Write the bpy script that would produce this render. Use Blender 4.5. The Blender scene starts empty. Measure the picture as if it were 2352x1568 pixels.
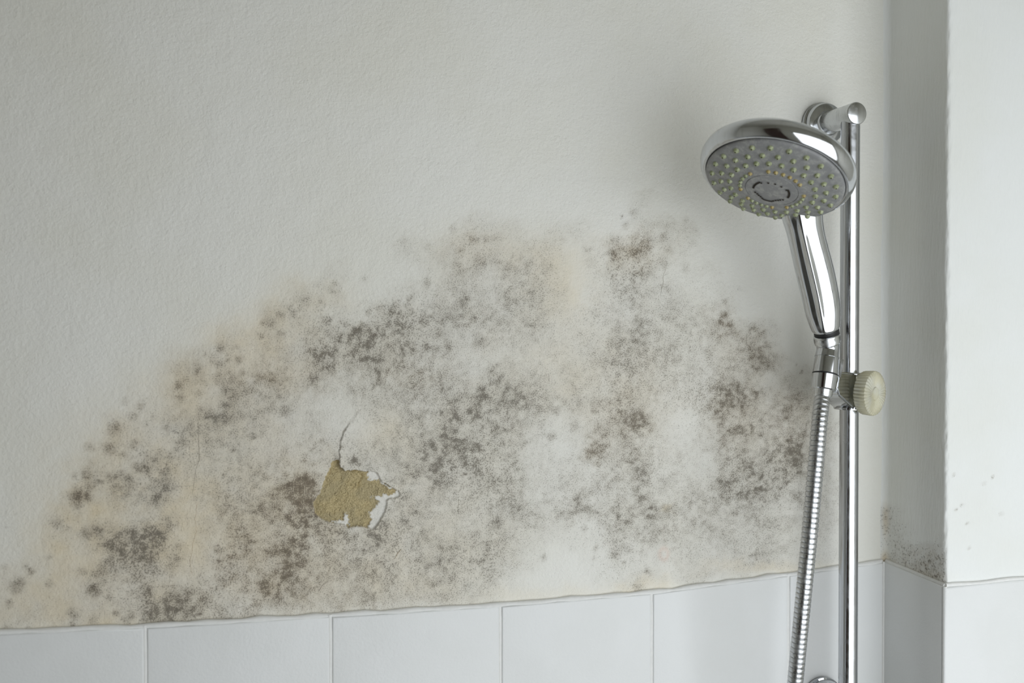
import bpy, bmesh, math, random
import numpy as np
from mathutils import Vector, Matrix

S = bpy.context.scene
COL = S.collection
R = math.radians

# ------------------------------------------------------------------ camera, world, lights, exposure
PHI, TILT, FPX = R(16.3), R(-0.73), 2200.0
CAM = Vector((0.069, -0.836, 1.35))
AX = Vector((math.sin(PHI) * math.cos(TILT), math.cos(PHI) * math.cos(TILT), math.sin(TILT)))
RT = Vector((math.cos(PHI), -math.sin(PHI), 0.0))
UP = RT.cross(AX)

cd = bpy.data.cameras.new('camera')
cam = bpy.data.objects.new('camera', cd); COL.objects.link(cam)
cd.sensor_width = 36.0
cd.lens = FPX / 2352.0 * 36.0
cd.clip_start = 0.02
cam.matrix_world = Matrix(((RT.x, UP.x, -AX.x, CAM.x), (RT.y, UP.y, -AX.y, CAM.y), (RT.z, UP.z, -AX.z, CAM.z), (0, 0, 0, 1)))
cd.dof.use_dof = True
cd.dof.focus_distance = 0.90
cd.dof.aperture_fstop = 5.0
S.camera = cam

w = bpy.data.worlds.new('overcast_sky'); S.world = w; w.use_nodes = True
w.node_tree.nodes['Background'].inputs[0].default_value = (0.80, 0.90, 1.0, 1)
w.node_tree.nodes['Background'].inputs[1].default_value = 0.6

ROOM = dict(x0=-1.10, x1=1.50, y0=-1.14, z1=2.45)
WIN = dict(x0=0.12, x1=1.46, z0=0.12, z1=1.74)             # opening in the front wall, behind and right of the camera
ld = bpy.data.lights.new('window_daylight', 'AREA')
ld.shape = 'RECTANGLE'; ld.size = WIN['x1'] - WIN['x0'] - 0.1; ld.size_y = WIN['z1'] - WIN['z0'] - 0.1
ld.energy = 8.5; ld.color = (0.965, 0.985, 0.995)
lo = bpy.data.objects.new('window_daylight', ld); COL.objects.link(lo)
lo.location = ((WIN['x0'] + WIN['x1']) / 2, ROOM['y0'] + 0.006, (WIN['z0'] + WIN['z1']) / 2)
lo.rotation_euler = (R(90), 0, 0)                     # faces into the room, +Y

vs = S.view_settings
S.display_settings.display_device = 'sRGB'
vs.view_transform = 'Standard'; vs.look = 'None'; vs.gamma = 1.0; vs.use_curve_mapping = False
vs.exposure = 0.42
try:
    S.cycles.max_bounces = 10
    S.cycles.diffuse_bounces = 6
    S.cycles.use_denoising = True
    S.cycles.caustics_reflective = False
    S.cycles.caustics_refractive = True
    w.cycles.sampling_method = 'NONE'
except Exception:
    pass

# ------------------------------------------------------------------ helpers: pixels <-> place
def proj(P):
    v = Vector(P) - CAM
    d = v.dot(AX)
    return 1176 + FPX * v.dot(RT) / d, 784 - FPX * v.dot(UP) / d, d
def ray(px, py):
    return (AX + RT * ((px - 1176) / FPX) - UP * ((py - 784) / FPX))
def on_plane(px, py, p0, n):
    r = ray(px, py); p0 = Vector(p0); n = Vector(n)
    return CAM + r * ((p0 - CAM).dot(n) / r.dot(n))
def on_wall(px, py, y=0.0):
    return on_plane(px, py, (0, y, 0), (0, 1, 0))

# ------------------------------------------------------------------ helpers: materials
def new_mat(name):
    m = bpy.data.materials.new(name); m.use_nodes = True
    nt = m.node_tree
    return m, nt, nt.nodes['Principled BSDF']
def N(nt, t, **kw):
    n = nt.nodes.new(t)
    for k, v in kw.items():
        setattr(n, k, v)
    return n
def math_n(nt, op, a, b=None, c=None, clamp=False):
    n = nt.nodes.new('ShaderNodeMath'); n.operation = op; n.use_clamp = clamp
    for i, v in enumerate((a, b, c)):
        if v is None: continue
        if isinstance(v, (int, float)): n.inputs[i].default_value = v
        else: nt.links.new(v, n.inputs[i])
    return n.outputs[0]
def mix_n(nt, fac, a, b):
    n = nt.nodes.new('ShaderNodeMix'); n.data_type = 'RGBA'
    for sock, v in ((n.inputs[0], fac), (n.inputs[6], a), (n.inputs[7], b)):
        if isinstance(v, (int, float)): sock.default_value = v
        elif isinstance(v, tuple): sock.default_value = v + (1,) if len(v) == 3 else v
        else: nt.links.new(v, sock)
    return n.outputs[2]
def maprange(nt, v, a, b, c, d, smooth=True):
    n = nt.nodes.new('ShaderNodeMapRange')
    if smooth: n.interpolation_type = 'SMOOTHSTEP'
    for i, x in enumerate((v, a, b, c, d)):
        if isinstance(x, (int, float)): n.inputs[i].default_value = x
        else: nt.links.new(x, n.inputs[i])
    return n.outputs[0]
def noise(nt, vec, scale, detail=2.0, rough=0.5):
    n = nt.nodes.new('ShaderNodeTexNoise')
    n.inputs['Scale'].default_value = scale; n.inputs['Detail'].default_value = detail
    n.inputs['Roughness'].default_value = rough
    nt.links.new(vec, n.inputs['Vector'])
    return n.outputs['Fac']
def coords(nt, sx=1, sy=1, sz=1):
    g = nt.nodes.new('ShaderNodeNewGeometry')
    m = nt.nodes.new('ShaderNodeMapping'); m.inputs['Scale'].default_value = (sx, sy, sz)
    nt.links.new(g.outputs['Position'], m.inputs['Vector'])
    return m.outputs[0]
def set_bump(nt, b, height, strength, dist):
    n = nt.nodes.new('ShaderNodeBump'); n.inputs['Strength'].default_value = strength; n.inputs['Distance'].default_value = dist
    nt.links.new(height, n.inputs['Height']); nt.links.new(n.outputs[0], b.inputs['Normal'])

PAINT = (0.80, 0.792, 0.742)
def plaster_material(name, stained, speck_scale=1080.0, stretch=(1, 1, 1), bump=0.0007, paint=PAINT):
    m, nt, b = new_mat(name)
    v = coords(nt, *stretch)
    v1 = coords(nt)
    b.inputs['Roughness'].default_value = 0.62
    h1 = noise(nt, v, 330, 3, 0.55); h2 = noise(nt, v, 60, 2); h3 = noise(nt, v, 850, 2)
    hgt = math_n(nt, 'ADD', math_n(nt, 'ADD', math_n(nt, 'MULTIPLY', h1, 1.0), math_n(nt, 'MULTIPLY', h3, 0.35)), math_n(nt, 'MULTIPLY', h2, 1.2))
    tone = noise(nt, v1, 9, 3)
    base = mix_n(nt, maprange(nt, tone, 0.35, 0.7, 0, 1), paint, tuple(c * f for c, f in zip(paint, (0.97, 0.965, 0.94))))
    if stained:
        a = nt.nodes.new('ShaderNodeAttribute'); a.attribute_name = 'stain'
        sp = nt.nodes.new('ShaderNodeSeparateColor'); nt.links.new(a.outputs['Color'], sp.inputs[0])
        d, warm, brown, sand = sp.outputs[0], sp.outputs[1], sp.outputs[2], a.outputs['Alpha']
        a2 = nt.nodes.new('ShaderNodeAttribute'); a2.attribute_name = 'layers'
        sp2 = nt.nodes.new('ShaderNodeSeparateColor'); nt.links.new(a2.outputs['Color'], sp2.inputs[0])
        skim, pink = sp2.outputs[0], sp2.outputs[1]
        col = mix_n(nt, math_n(nt, 'MULTIPLY', warm, 0.95, clamp=True), base, (0.74, 0.62, 0.41))
        col = mix_n(nt, pink, col, (0.72, 0.42, 0.32))
        veilc = mix_n(nt, brown, (0.385, 0.350, 0.290), (0.345, 0.272, 0.180))
        n_mid = noise(nt, v1, 190, 3, 0.6)
        dm = math_n(nt, 'MULTIPLY', d, maprange(nt, n_mid, 0.34, 0.62, 0.78, 1.2, False))
        col = mix_n(nt, math_n(nt, 'MULTIPLY', dm, 0.82, clamp=True), col, veilc)
        ns = noise(nt, v1, speck_scale, 2.0, 0.6)
        t0 = math_n(nt, 'SUBTRACT', math_n(nt, 'SUBTRACT', 0.628, math_n(nt, 'MULTIPLY', dm, 0.17)), math_n(nt, 'MULTIPLY', math_n(nt, 'MAXIMUM', math_n(nt, 'SUBTRACT', dm, 0.72), 0.0), 0.20))
        sp_ = maprange(nt, ns, t0, math_n(nt, 'ADD', t0, 0.09), 0, 1)
        present = maprange(nt, dm, 0.015, 0.12, 0, 1)
        k = math_n(nt, 'MULTIPLY', math_n(nt, 'MULTIPLY', sp_, present), math_n(nt, 'ADD', 0.42, math_n(nt, 'MULTIPLY', dm, 0.30)), clamp=True)
        dark = mix_n(nt, brown, (0.125, 0.110, 0.082), (0.110, 0.084, 0.054))
        col = mix_n(nt, k, col, dark)
        hgt = math_n(nt, 'SUBTRACT', hgt, math_n(nt, 'MULTIPLY', k, 0.35))
        # exposed layers where the paint has flaked
        grain = noise(nt, v1, 700, 3, 0.7)
        sandc = mix_n(nt, maprange(nt, grain, 0.4, 0.62, 0, 1), (0.45, 0.36, 0.185), (0.61, 0.50, 0.275))
        sandc = mix_n(nt, maprange(nt, noise(nt, v1, 55, 2), 0.4, 0.6, 0, 0.5), sandc, (0.42, 0.36, 0.22))
        col = mix_n(nt, skim, col, (0.76, 0.74, 0.68))
        col = mix_n(nt, sand, col, sandc)
        hgt = math_n(nt, 'ADD', hgt, math_n(nt, 'MULTIPLY', math_n(nt, 'MULTIPLY', h3, 2.2), sand))
        nt.links.new(col, b.inputs['Base Color'])
    else:
        nt.links.new(base, b.inputs['Base Color'])
    set_bump(nt, b, hgt, 1.0, bump)
    return m

def metal_material(name, base=(0.80, 0.81, 0.82), r0=0.05, r1=0.16, streak=(1, 1, 0.12), grime=0.35):
    m, nt, b = new_mat(name)
    v = coords(nt, *streak)
    n1 = noise(nt, v, 300, 3, 0.6); n2 = noise(nt, coords(nt), 90, 3, 0.6)
    b.inputs['Metallic'].default_value = 1.0
    nt.links.new(maprange(nt, n2, 0.35, 0.72, r0, r1), b.inputs['Roughness'])
    g = math_n(nt, 'MULTIPLY', maprange(nt, n1, 0.5, 0.75, 0, 1), grime)
    nt.links.new(mix_n(nt, g, base, tuple(c * 0.55 for c in base)), b.inputs['Base Color'])
    return m
def plain_material(name, colr, rough=0.5, metallic=0.0, var=0.08, scale=120):
    m, nt, b = new_mat(name)
    n1 = noise(nt, coords(nt), scale, 3, 0.6)
    nt.links.new(mix_n(nt, maprange(nt, n1, 0.3, 0.7, 0, 1), colr, tuple(c * (1 - var) for c in colr)), b.inputs['Base Color'])
    b.inputs['Roughness'].default_value = rough; b.inputs['Metallic'].default_value = metallic
    return m

M_WALL = plaster_material('mouldy_painted_plaster', True)
M_PILLAR = plaster_material('brushed_painted_plaster', True, speck_scale=520.0, stretch=(1.0, 1.0, 0.22), bump=0.0005, paint=(0.81, 0.825, 0.81))
M_ROOM = plaster_material('room_paint', False, paint=(0.60, 0.585, 0.53))
M_CHROME = metal_material('chrome', base=(0.58, 0.595, 0.615), r0=0.06, r1=0.16)
M_RAIL = metal_material('worn_chrome_tube', base=(0.56, 0.575, 0.60), r0=0.12, r1=0.28, streak=(1, 1, 0.06), grime=0.5)
M_SATIN = metal_material('dull_chrome', base=(0.64, 0.655, 0.665), r0=0.16, r1=0.34, grime=0.45)
M_HOSE = metal_material('hose_steel', base=(0.58, 0.59, 0.60), r0=0.22, r1=0.40, streak=(1, 1, 1), grime=0.5)
M_RUBBER_GAP = plain_material('black_rubber_and_gap', (0.012, 0.012, 0.013), 0.5)
M_HOLE = plain_material('nozzle_hole', (0.02, 0.014, 0.007), 1.0)
M_CRACK = plain_material('hairline_crack', (0.36, 0.32, 0.26), 0.9)
M_CRACK_TAN = plain_material('tan_crack', (0.48, 0.37, 0.24), 0.9)
M_DARK_PANEL = plain_material('dark_reflection_panel', (0.07, 0.035, 0.028), 0.55)  # for the added door-shaped panel mirrored in the chrome
M_FLOOR = plain_material('grey_floor_vinyl', (0.20, 0.19, 0.17), 0.5)
M_FRAME = plain_material('window_frame_paint', (0.78, 0.78, 0.76), 0.4)

M_LEFT = plaster_material('left_wall_paint', False, paint=(0.82, 0.81, 0.76))
def tile_material():
    m, nt, b = new_mat('white_glazed_tile')
    v = coords(nt)
    n1 = noise(nt, v, 14, 3)
    nt.links.new(mix_n(nt, maprange(nt, n1, 0.35, 0.7, 0, 1), (0.77, 0.78, 0.775), (0.745, 0.755, 0.745)), b.inputs['Base Color'])
    b.inputs['Roughness'].default_value = 0.38
    b.inputs['Specular IOR Level'].default_value = 0.4
    set_bump(nt, b, math_n(nt, 'ADD', noise(nt, v, 420, 2), math_n(nt, 'MULTIPLY', noise(nt, v, 25, 2), 3.0)), 0.6, 0.0003)
    return m
M_TILE = tile_material()
M_GROUT = plain_material('white_grout', (0.80, 0.80, 0.78), 0.8, var=0.05, scale=200)

def face_material():
    m, nt, b = new_mat('limescaled_grey_plastic')
    v = coords(nt)
    n1 = noise(nt, v, 170, 4, 0.65); n2 = noise(nt, v, 900, 2)
    k = math_n(nt, 'MULTIPLY', maprange(nt, n1, 0.43, 0.64, 0, 1), maprange(nt, n2, 0.35, 0.6, 0.25, 0.8), clamp=True)
    c = mix_n(nt, k, (0.235, 0.237, 0.238), (0.37, 0.37, 0.35))
    nt.links.new(c, b.inputs['Base Color'])
    b.inputs['Roughness'].default_value = 0.42
    set_bump(nt, b, n1, 0.4, 0.0002)
    return m
M_FACE = face_material()
def nozzle_material(name, c1, c2):
    m, nt, b = new_mat(name)
    n1 = noise(nt, coords(nt), 500, 2)
    nt.links.new(mix_n(nt, maprange(nt, n1, 0.35, 0.65, 0, 1), c1, c2), b.inputs['Base Color'])
    b.inputs['Roughness'].default_value = 0.3
    return m
M_NOZ = nozzle_material('limescale_green_rubber', (0.24, 0.27, 0.14), (0.40, 0.43, 0.27))
M_NOZY = nozzle_material('yellowed_rubber', (0.34, 0.25, 0.075), (0.46, 0.39, 0.18))
def knob_material():
    m, nt, b = new_mat('cloudy_acrylic')
    n1 = noise(nt, coords(nt), 60, 2)
    nt.links.new(mix_n(nt, maprange(nt, n1, 0.35, 0.65, 0, 1), (0.90, 0.89, 0.78), (0.84, 0.80, 0.60)), b.inputs['Base Color'])
    b.inputs['Roughness'].default_value = 0.14
    b.inputs['Transmission Weight'].default_value = 0.5
    b.inputs['IOR'].default_value = 1.46
    return m
M_KNOB = knob_material()

# ------------------------------------------------------------------ helpers: objects
def link_mesh(name, me, mats, parent=None, origin=(0, 0, 0)):
    o = bpy.data.objects.new(name, me); COL.objects.link(o)
    for m in (mats if isinstance(mats, (list, tuple)) else [mats]):
        me.materials.append(m)
    if parent is not None: o.parent = parent
    return o
def obj(name, bm, mats, parent=None, org=None, smooth=True, normals=True):
    """bm is in world coordinates; org = location of the thing's base"""
    if org is not None:
        bmesh.ops.translate(bm, verts=bm.verts, vec=-Vector(org))
    if normals: bmesh.ops.recalc_face_normals(bm, faces=bm.faces)
    me = bpy.data.meshes.new(name); bm.to_mesh(me); bm.free()
    if smooth:
        for p in me.polygons: p.use_smooth = True
    return link_mesh(name, me, mats, parent)
def thing(name, label, cat, loc, group=None):
    o = bpy.data.objects.new(name, None); COL.objects.link(o); o.location = loc
    o.empty_display_size = 0.02
    o['label'] = label; o['category'] = cat
    if group: o['group'] = group
    return o
def struct(o):
    o['kind'] = 'structure'; return o
def sharp(o, ang=35):
    me = o.data
    bm = bmesh.new(); bm.from_mesh(me)
    for e in bm.edges:
        if len(e.link_faces) == 2 and e.calc_face_angle(0) > R(ang): e.smooth = False
    bm.to_mesh(me); bm.free()
    return o
def basis(axis):
    z = Vector(axis).normalized()
    x = z.orthogonal().normalized()
    return x, z.cross(x), z
def add_lathe(bm, prof, origin, axis, segs=48, xdir=None, caps=True, mat=0, rfun=None):
    x, y, z = basis(axis)
    if xdir is not None:
        x = (Vector(xdir) - z * Vector(xdir).dot(z)).normalized(); y = z.cross(x)
    origin = Vector(origin); rings = []
    for (r, h) in prof:
        if r < 1e-6:
            rings.append([bm.verts.new(origin + z * h)])
        else:
            ring = []
            for i in range(segs):
                t = 2 * math.pi * i / segs
                rr = r if rfun is None else rfun(r, h, t)
                ring.append(bm.verts.new(origin + z * h + x * (rr * math.cos(t)) + y * (rr * math.sin(t))))
            rings.append(ring)
    for a, b in zip(rings[:-1], rings[1:]):
        for i in range(segs):
            j = (i + 1) % segs
            if len(a) == 1 and len(b) == 1: continue
            if len(a) == 1: f = bm.faces.new((a[0], b[i], b[j]))
            elif len(b) == 1: f = bm.faces.new((a[i], a[j], b[0]))
            else: f = bm.faces.new((a[i], a[j], b[j], b[i]))
            f.material_index = mat
    if caps:
        for rg in (rings[0], rings[-1]):
            if len(rg) > 1: bm.faces.new(rg).material_index = mat
    return rings
def add_tube(bm, pts, rad, segs=16, caps=True):
    pts = [Vector(p) for p in pts]; rings = []
    x = None
    for i, p in enumerate(pts):
        t = (pts[min(i + 1, len(pts) - 1)] - pts[max(i - 1, 0)]).normalized()
        if x is None: x = t.orthogonal().normalized()
        x = (x - t * x.dot(t)).normalized(); y = t.cross(x)
        r = rad[i] if isinstance(rad, (list, tuple)) else rad
        rings.append([bm.verts.new(p + (x * math.cos(a) + y * math.sin(a)) * r) for a in [2 * math.pi * k / segs for k in range(segs)]])
    for a, b in zip(rings[:-1], rings[1:]):
        for i in range(segs):
            j = (i + 1) % segs
            bm.faces.new((a[i], a[j], b[j], b[i]))
    if caps: bm.faces.new(rings[0]); bm.faces.new(rings[-1])
def add_box(bm, lo_, hi, bevel=0.0, segs=2):
    lo_ = Vector(lo_); hi = Vector(hi)
    r = bmesh.ops.create_cube(bm, size=1.0)
    for v in r['verts']:
        v.co = Vector(((lo_.x + hi.x) / 2 + v.co.x * (hi.x - lo_.x), (lo_.y + hi.y) / 2 + v.co.y * (hi.y - lo_.y), (lo_.z + hi.z) / 2 + v.co.z * (hi.z - lo_.z)))
    if bevel > 0:
        es = list({e for v in r['verts'] for e in v.link_edges})
        bmesh.ops.bevel(bm, geom=es, offset=bevel, segments=segs, affect='EDGES', profile=0.5)

# ------------------------------------------------------------------ the stains, as measured on the wall (photo pixels)
DROWS = """
0000000000000000000000000000010000000000
0000000000000000000001110110022200000000
0000000000000000001122212101442100000000
0000000000000001000123233101342110000000
0000000000000111001233344201453211000000
0000000000002221135455444212343332000000
0000000000112244766433432222444335420000
0000000012213356654332222223444334540000
0000000132434343344544543232333235523100
0000001122544321233456654333432236535300
0000031235433221123465553123562125546410
0000232234332232234565542124532225446410
0001424422233334334555442223443225555410
0005454422434760024444442243453335654420
0013223312445750034433443344554445433320
0022556612444556554443432111544344332210
0111367512555544443443431001322223332110
2222555322447643443443410001121221100000
2222434665334533443332200000000000000000
3324344654332111000000000000000000000000
""".split()
DG = np.array([[int(c) for c in r] for r in DROWS], float) / 9.0
SPOTS = [tuple(map(float, s.split(','))) for s in """263,984,14,.7 251,1029,14,.75 307,1022,10,.7 206,1027,10,.5 323,934,8,.5 308,956,10,.5 201,1089,13,.8 178,1139,15,.95 197,1139,12,.9 172,1092,7,.4
290,920,8,.3 282,1045,7,.5 334,1041,8,.3 203,1116,8,.7 217,1111,8,.7 230,1106,8,.7 252,1097,9,.75 265,1093,8,.7 277,1089,9,.75 295,1097,10,.75 314,1074,9,.75 331,1076,11,.85 350,1057,8,.6 367,1053,7,.5 390,1047,8,.6
264,1120,12,.5 295,1118,8,.4 323,1113,3,.8 352,1101,5,.6 383,1081,12,.6 381,1120,14,.65 363,1145,16,.8 383,980,9,.6 339,976,6,.4 350,956,5,.4
132,1202,13,.5 157,1215,8,.4 199,1226,14,.7 226,1219,13,.8 249,1207,6,.4 251,1250,14,1 298,1230,16,1 273,1232,13,.7 348,1230,25,.85 325,1265,28,.85 277,1263,20,.8 344,1280,16,.8 251,1293,14,.85 235,1307,12,.7 220,1318,11,.6
191,1312,8,.6 214,1355,15,.95 252,1372,5,.7 268,1307,14,.5 354,1307,9,.7 323,1320,9,.6 237,1334,6,.4 339,1364,14,.8 350,1408,22,.9 386,1395,16,.7 342,1381,12,.8 287,1422,7,.8 302,1414,6,.8 266,1408,7,.7 319,1393,4,.5 304,1357,5,.5
161,1406,9,.6 168,1416,9,.6 212,1423,9,.6 166,1437,6,.7 147,1441,4,.8 36,1347,15,.8 46,1339,12,.7 69,1312,7,.9 57,1298,4,.7 12,1302,6,.4 21,1385,8,.6 113,1343,8,.5 111,1282,5,.4 19,1210,4,.3 38,1180,3,.3 67,1446,6,.6 11,1445,12,.5 178,1154,12,.6
408,885,9,.9 455,849,11,.7 547,826,9,.7 557,856,8,.6 507,799,9,.6 543,797,6,.5 599,772,6,.7 604,741,6,.7 622,742,10,.7 644,722,9,.6 643,766,9,.6 677,719,9,.4 664,707,8,.3 697,688,14,.4 752,736,9,.6 790,742,8,.5 762,665,8,.4 769,652,7,.35 729,652,9,.2 737,696,8,.3
503,837,8,.5 492,828,8,.4 519,829,6,.5 471,815,5,.4 505,872,12,.6 526,875,8,.5 551,885,9,.6 467,876,8,.4 597,868,14,.6 626,872,14,.5 515,930,9,.8 496,951,12,.6 519,957,16,.6 651,944,9,.8 658,953,5,.6 560,954,5,.6 582,1001,8,.6 601,997,5,.5 536,1031,6,.7 546,1019,4,.5
434,988,12,.55 419,1016,16,.55 404,993,7,.7 477,1013,9,.5 415,913,9,.6 454,902,8,.5 706,1106,16,1 714,1114,9,1 687,1127,18,.75 698,1145,14,.8 700,1058,8,.6 503,1263,9,.7 610,1343,14,.8 654,1292,14,.6 658,1244,12,.6 695,1167,18,.8 421,1374,14,.7 471,1376,11,.8 444,1408,10,.85 432,1414,8,.8
408,1284,9,.7 406,1253,8,.5 591,1387,9,.7 639,1370,9,.6 505,1404,13,.5 673,1332,7,.6 733,1223,10,.6 775,1221,8,.7 562,1358,9,.5 832,751,11,.85 817,766,9,.85 899,722,8,.7 846,716,7,.6 873,707,8,.4 907,703,6,.6 943,687,8,.6 982,649,9,.55 1068,687,10,.7 1087,733,8,.7
1058,577,10,.5 1089,548,12,.4 1135,548,7,.5 1115,550,7,.4 1098,596,16,.35 1050,609,10,.4 982,565,8,.3 928,553,8,.25 1041,525,8,.3 1144,601,9,.3 1173,613,10,.4 836,640,7,.3 1096,787,8,.6 1028,795,9,.7 978,795,8,.6 934,787,5,.6
1456,488,10,.4 1436,519,9,.35 1525,547,9,.5 1537,572,10,.3 1460,582,14,.75 1483,565,12,.65 1407,582,12,.7 1412,553,14,.45 1347,572,8,.4 1357,603,9,.25 1575,616,9,.4 1588,559,7,.2 1523,603,11,.45 1456,544,8,.35 1292,551,7,.25 1418,562,2,1 1427,497,2,.8 1261,614,9,.4
1665,724,9,.95 1655,740,10,.9 1677,744,7,.8 1665,693,7,.5 1633,760,7,.6 1697,663,5,.3 1749,769,9,.7 1730,754,9,.6 1760,792,8,.6 1759,827,6,.5 1745,804,7,.6 1828,839,3,.6 1842,852,4,.8 816,1058,9,1
1458,957,20,.55 1361,1033,12,.45 1267,1000,8,.7 1275,945,8,.55 1298,922,8,.6 1319,978,10,.5 1365,945,7,.5 1447,861,9,.5 1464,1031,7,.6 1495,1029,6,.4 1249,1281,7,.5 1369,1258,7,.5 1365,1280,6,.4 1475,1268,5,.6 1343,1214,6,.5 1466,1349,12,.6 1488,1313,6,.7 1435,1291,3,.8 1412,1273,10,.6""".split()]
# x, y, rx, ry, strength: cream and yellow damp wash, then brown tint
WARM = [(300,1150,190,200,.35),(150,1260,110,120,.45),(190,1200,60,60,.5),(120,1390,150,70,.4),(250,1425,60,30,.6),(420,1180,90,200,.45),(440,900,110,70,.45),(560,800,110,70,.5),(640,740,80,60,.35),(640,870,90,50,.35),(720,680,90,50,.3),
 (250,1010,80,60,.25),(600,1050,160,120,.25),(600,1250,170,150,.3),(1300,680,70,80,.38),(1250,600,80,60,.25),(1120,570,120,60,.2),(1430,570,100,50,.2),(1300,850,160,110,.22),(880,990,70,60,.25),(1450,920,120,120,.2),(1750,950,110,160,.18),(980,1200,150,150,.18),(850,1320,200,90,.25),(1536,1172,13,12,.8),(1480,1350,60,20,.4),(1750,1305,150,18,.35),(1300,1370,250,20,.2)]
BROWN = [(690,1130,90,110,.95),(600,1280,150,120,.75),(500,1230,120,120,.5),(260,1000,110,90,.7),(190,1130,60,60,.6),(420,890,90,60,.7),(600,800,160,110,.55),(600,870,60,30,.8),(1450,570,110,50,.75),(1080,560,120,60,.6),(1665,740,40,60,.6),(1740,790,60,70,.5),(1700,950,130,110,.45),(1830,930,60,90,.6),(1450,960,110,90,.45),(1360,1035,40,30,.7),(700,1350,250,90,.45),(130,1300,140,160,.5),(940,860,80,50,.4),(300,1330,140,110,.25)]
rng = np.random.RandomState(7)
NT = rng.rand(512, 512)
def vnoise(x, y):
    xi = np.floor(x).astype(int); yi = np.floor(y).astype(int)
    fx = x - xi; fy = y - yi
    fx = fx * fx * (3 - 2 * fx); fy = fy * fy * (3 - 2 * fy)
    g = lambda a, b: NT[a % 512, b % 512]
    return (g(xi, yi) * (1 - fx) + g(xi + 1, yi) * fx) * (1 - fy) + (g(xi, yi + 1) * (1 - fx) + g(xi + 1, yi + 1) * fx) * fy
def fbm(x, y, o=4):
    s = 0; a = 1; t = 0
    for k in range(o):
        s = s + a * vnoise(x * 2 ** k + 17.3 * k, y * 2 ** k + 9.1 * k); t += a; a *= 0.55
    return s / t
def grid_sample(G, x, y, x0, y0, c):
    H, W = G.shape
    u = np.clip((x - x0) / c - 0.5, 0, W - 1.001); v = np.clip((y - y0) / c - 0.5, 0, H - 1.001)
    i = u.astype(int); j = v.astype(int); fu = u - i; fv = v - j
    fu = fu * fu * (3 - 2 * fu); fv = fv * fv * (3 - 2 * fv)
    return (G[j, i] * (1 - fu) + G[j, i + 1] * fu) * (1 - fv) + (G[j + 1, i] * (1 - fu) + G[j + 1, i + 1] * fu) * fv
def ell(px, py, L):
    s = np.zeros_like(px)
    for (x, y, rx, ry, k) in L:
        q = ((px - x) / rx) ** 2 + ((py - y) / ry) ** 2
        s = 1 - (1 - s) * (1 - k * np.exp(-q * 1.1))
    return s
def stain_maps(px, py):
    wx = px + 46 * (fbm(px / 55, py / 55) - .5) + 16 * (fbm(px / 14, py / 14, 2) - .5)
    wy = py + 46 * (fbm(px / 55 + 40, py / 55 + 11) - .5) + 16 * (fbm(px / 14 + 70, py / 14, 2) - .5)
    d = grid_sample(DG, wx, wy, 0, 450, 50)
    d = d * np.where((wy < 440), 0, 1)
    mod = 0.70 + 0.58 * np.clip((fbm(px / 30, py / 30, 4) - .28) / .44, 0, 1)
    cream = np.clip(d * 0.55, 0, 0.34) * np.clip(1.25 - px / 1500, 0.35, 1)
    mod2 = 0.72 + 0.56 * np.clip((fbm(px / 11 + 80, py / 11, 3) - .3) / .4, 0, 1)
    d = 1.14 * d * mod * mod2 * np.clip(px / 430, 0.55, 1)
    sp = np.zeros_like(px)
    sx = px + 12 * (fbm(px / 9, py / 9, 2) - .5); sy = py + 12 * (fbm(px / 9 + 33, py / 9, 2) - .5)
    for (x, y, r, k) in SPOTS:
        q = ((sx - x) ** 2 + (sy - y) ** 2) / (r * r)
        sp = np.maximum(sp, k * np.exp(-np.minimum(q, 40) ** 1.3 * 0.75))
    d = 1 - (1 - np.clip(d * 1.0, 0, 1)) * (1 - sp * 0.95)
    warm = (1 - (1 - ell(wx, wy, WARM)) * (1 - cream)) * (0.5 + 1.0 * fbm(px / 45 + 5, py / 45, 3))
    brown = ell(wx, wy, BROWN)
    return np.clip(d, 0, 1), np.clip(warm, 0, 1), np.clip(brown, 0, 1)
def poly_sdf(P, x, y):
    """signed distance to polygon, negative inside; P in the same units as x, y"""
    P = np.array(P, float); n = len(P)
    d = np.full(x.shape, 1e18); s = np.ones(x.shape)
    for i in range(n):
        a = P[i]; b = P[i - 1]
        ex, ey = b - a; wx = x - a[0]; wy = y - a[1]
        t = np.clip((wx * ex + wy * ey) / (ex * ex + ey * ey), 0, 1)
        d = np.minimum(d, (wx - ex * t) ** 2 + (wy - ey * t) ** 2)
        c1 = y >= a[1]; c2 = y < b[1]; c3 = ex * wy > ey * wx
        flip = (c1 & c2 & c3) | (~c1 & ~c2 & ~c3)
        s = np.where(flip, -s, s)
    return s * np.sqrt(d)
def line_dist(P, x, y):
    d = np.full(x.shape, 1e18); sg = np.ones(x.shape)
    for (a, b) in zip(P[:-1], P[1:]):
        ex, ey = b[0] - a[0], b[1] - a[1]; wx = x - a[0]; wy = y - a[1]
        t = np.clip((wx * ex + wy * ey) / (ex * ex + ey * ey), 0, 1)
        q = (wx - ex * t) ** 2 + (wy - ey * t) ** 2
        m = q < d; d = np.where(m, q, d); sg = np.where(m, np.sign(ex * wy - ey * wx), sg)
    return np.sqrt(d), sg
PK = lambda L: [(640 + x / 5.228, 950 + y / 5.228) for x, y in L]
HOLE = PK([(640,590),(690,550),(718,560),(735,640),(790,678),(850,680),(960,680),(1060,690),(1160,695),(1205,740),(1215,790),(1290,840),(1380,895),(1440,930),(1462,990),(1400,1012),(1310,1030),(1300,1060),(1295,1130),(1270,1200),(1215,1290),(1150,1388),(1090,1375),(1010,1355),(920,1355),(830,1365),(790,1330),(700,1320),(620,1300),(560,1280),(480,1240),(430,1170),(415,1060),(470,1000),(520,900),(560,760),(600,680)])
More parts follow.
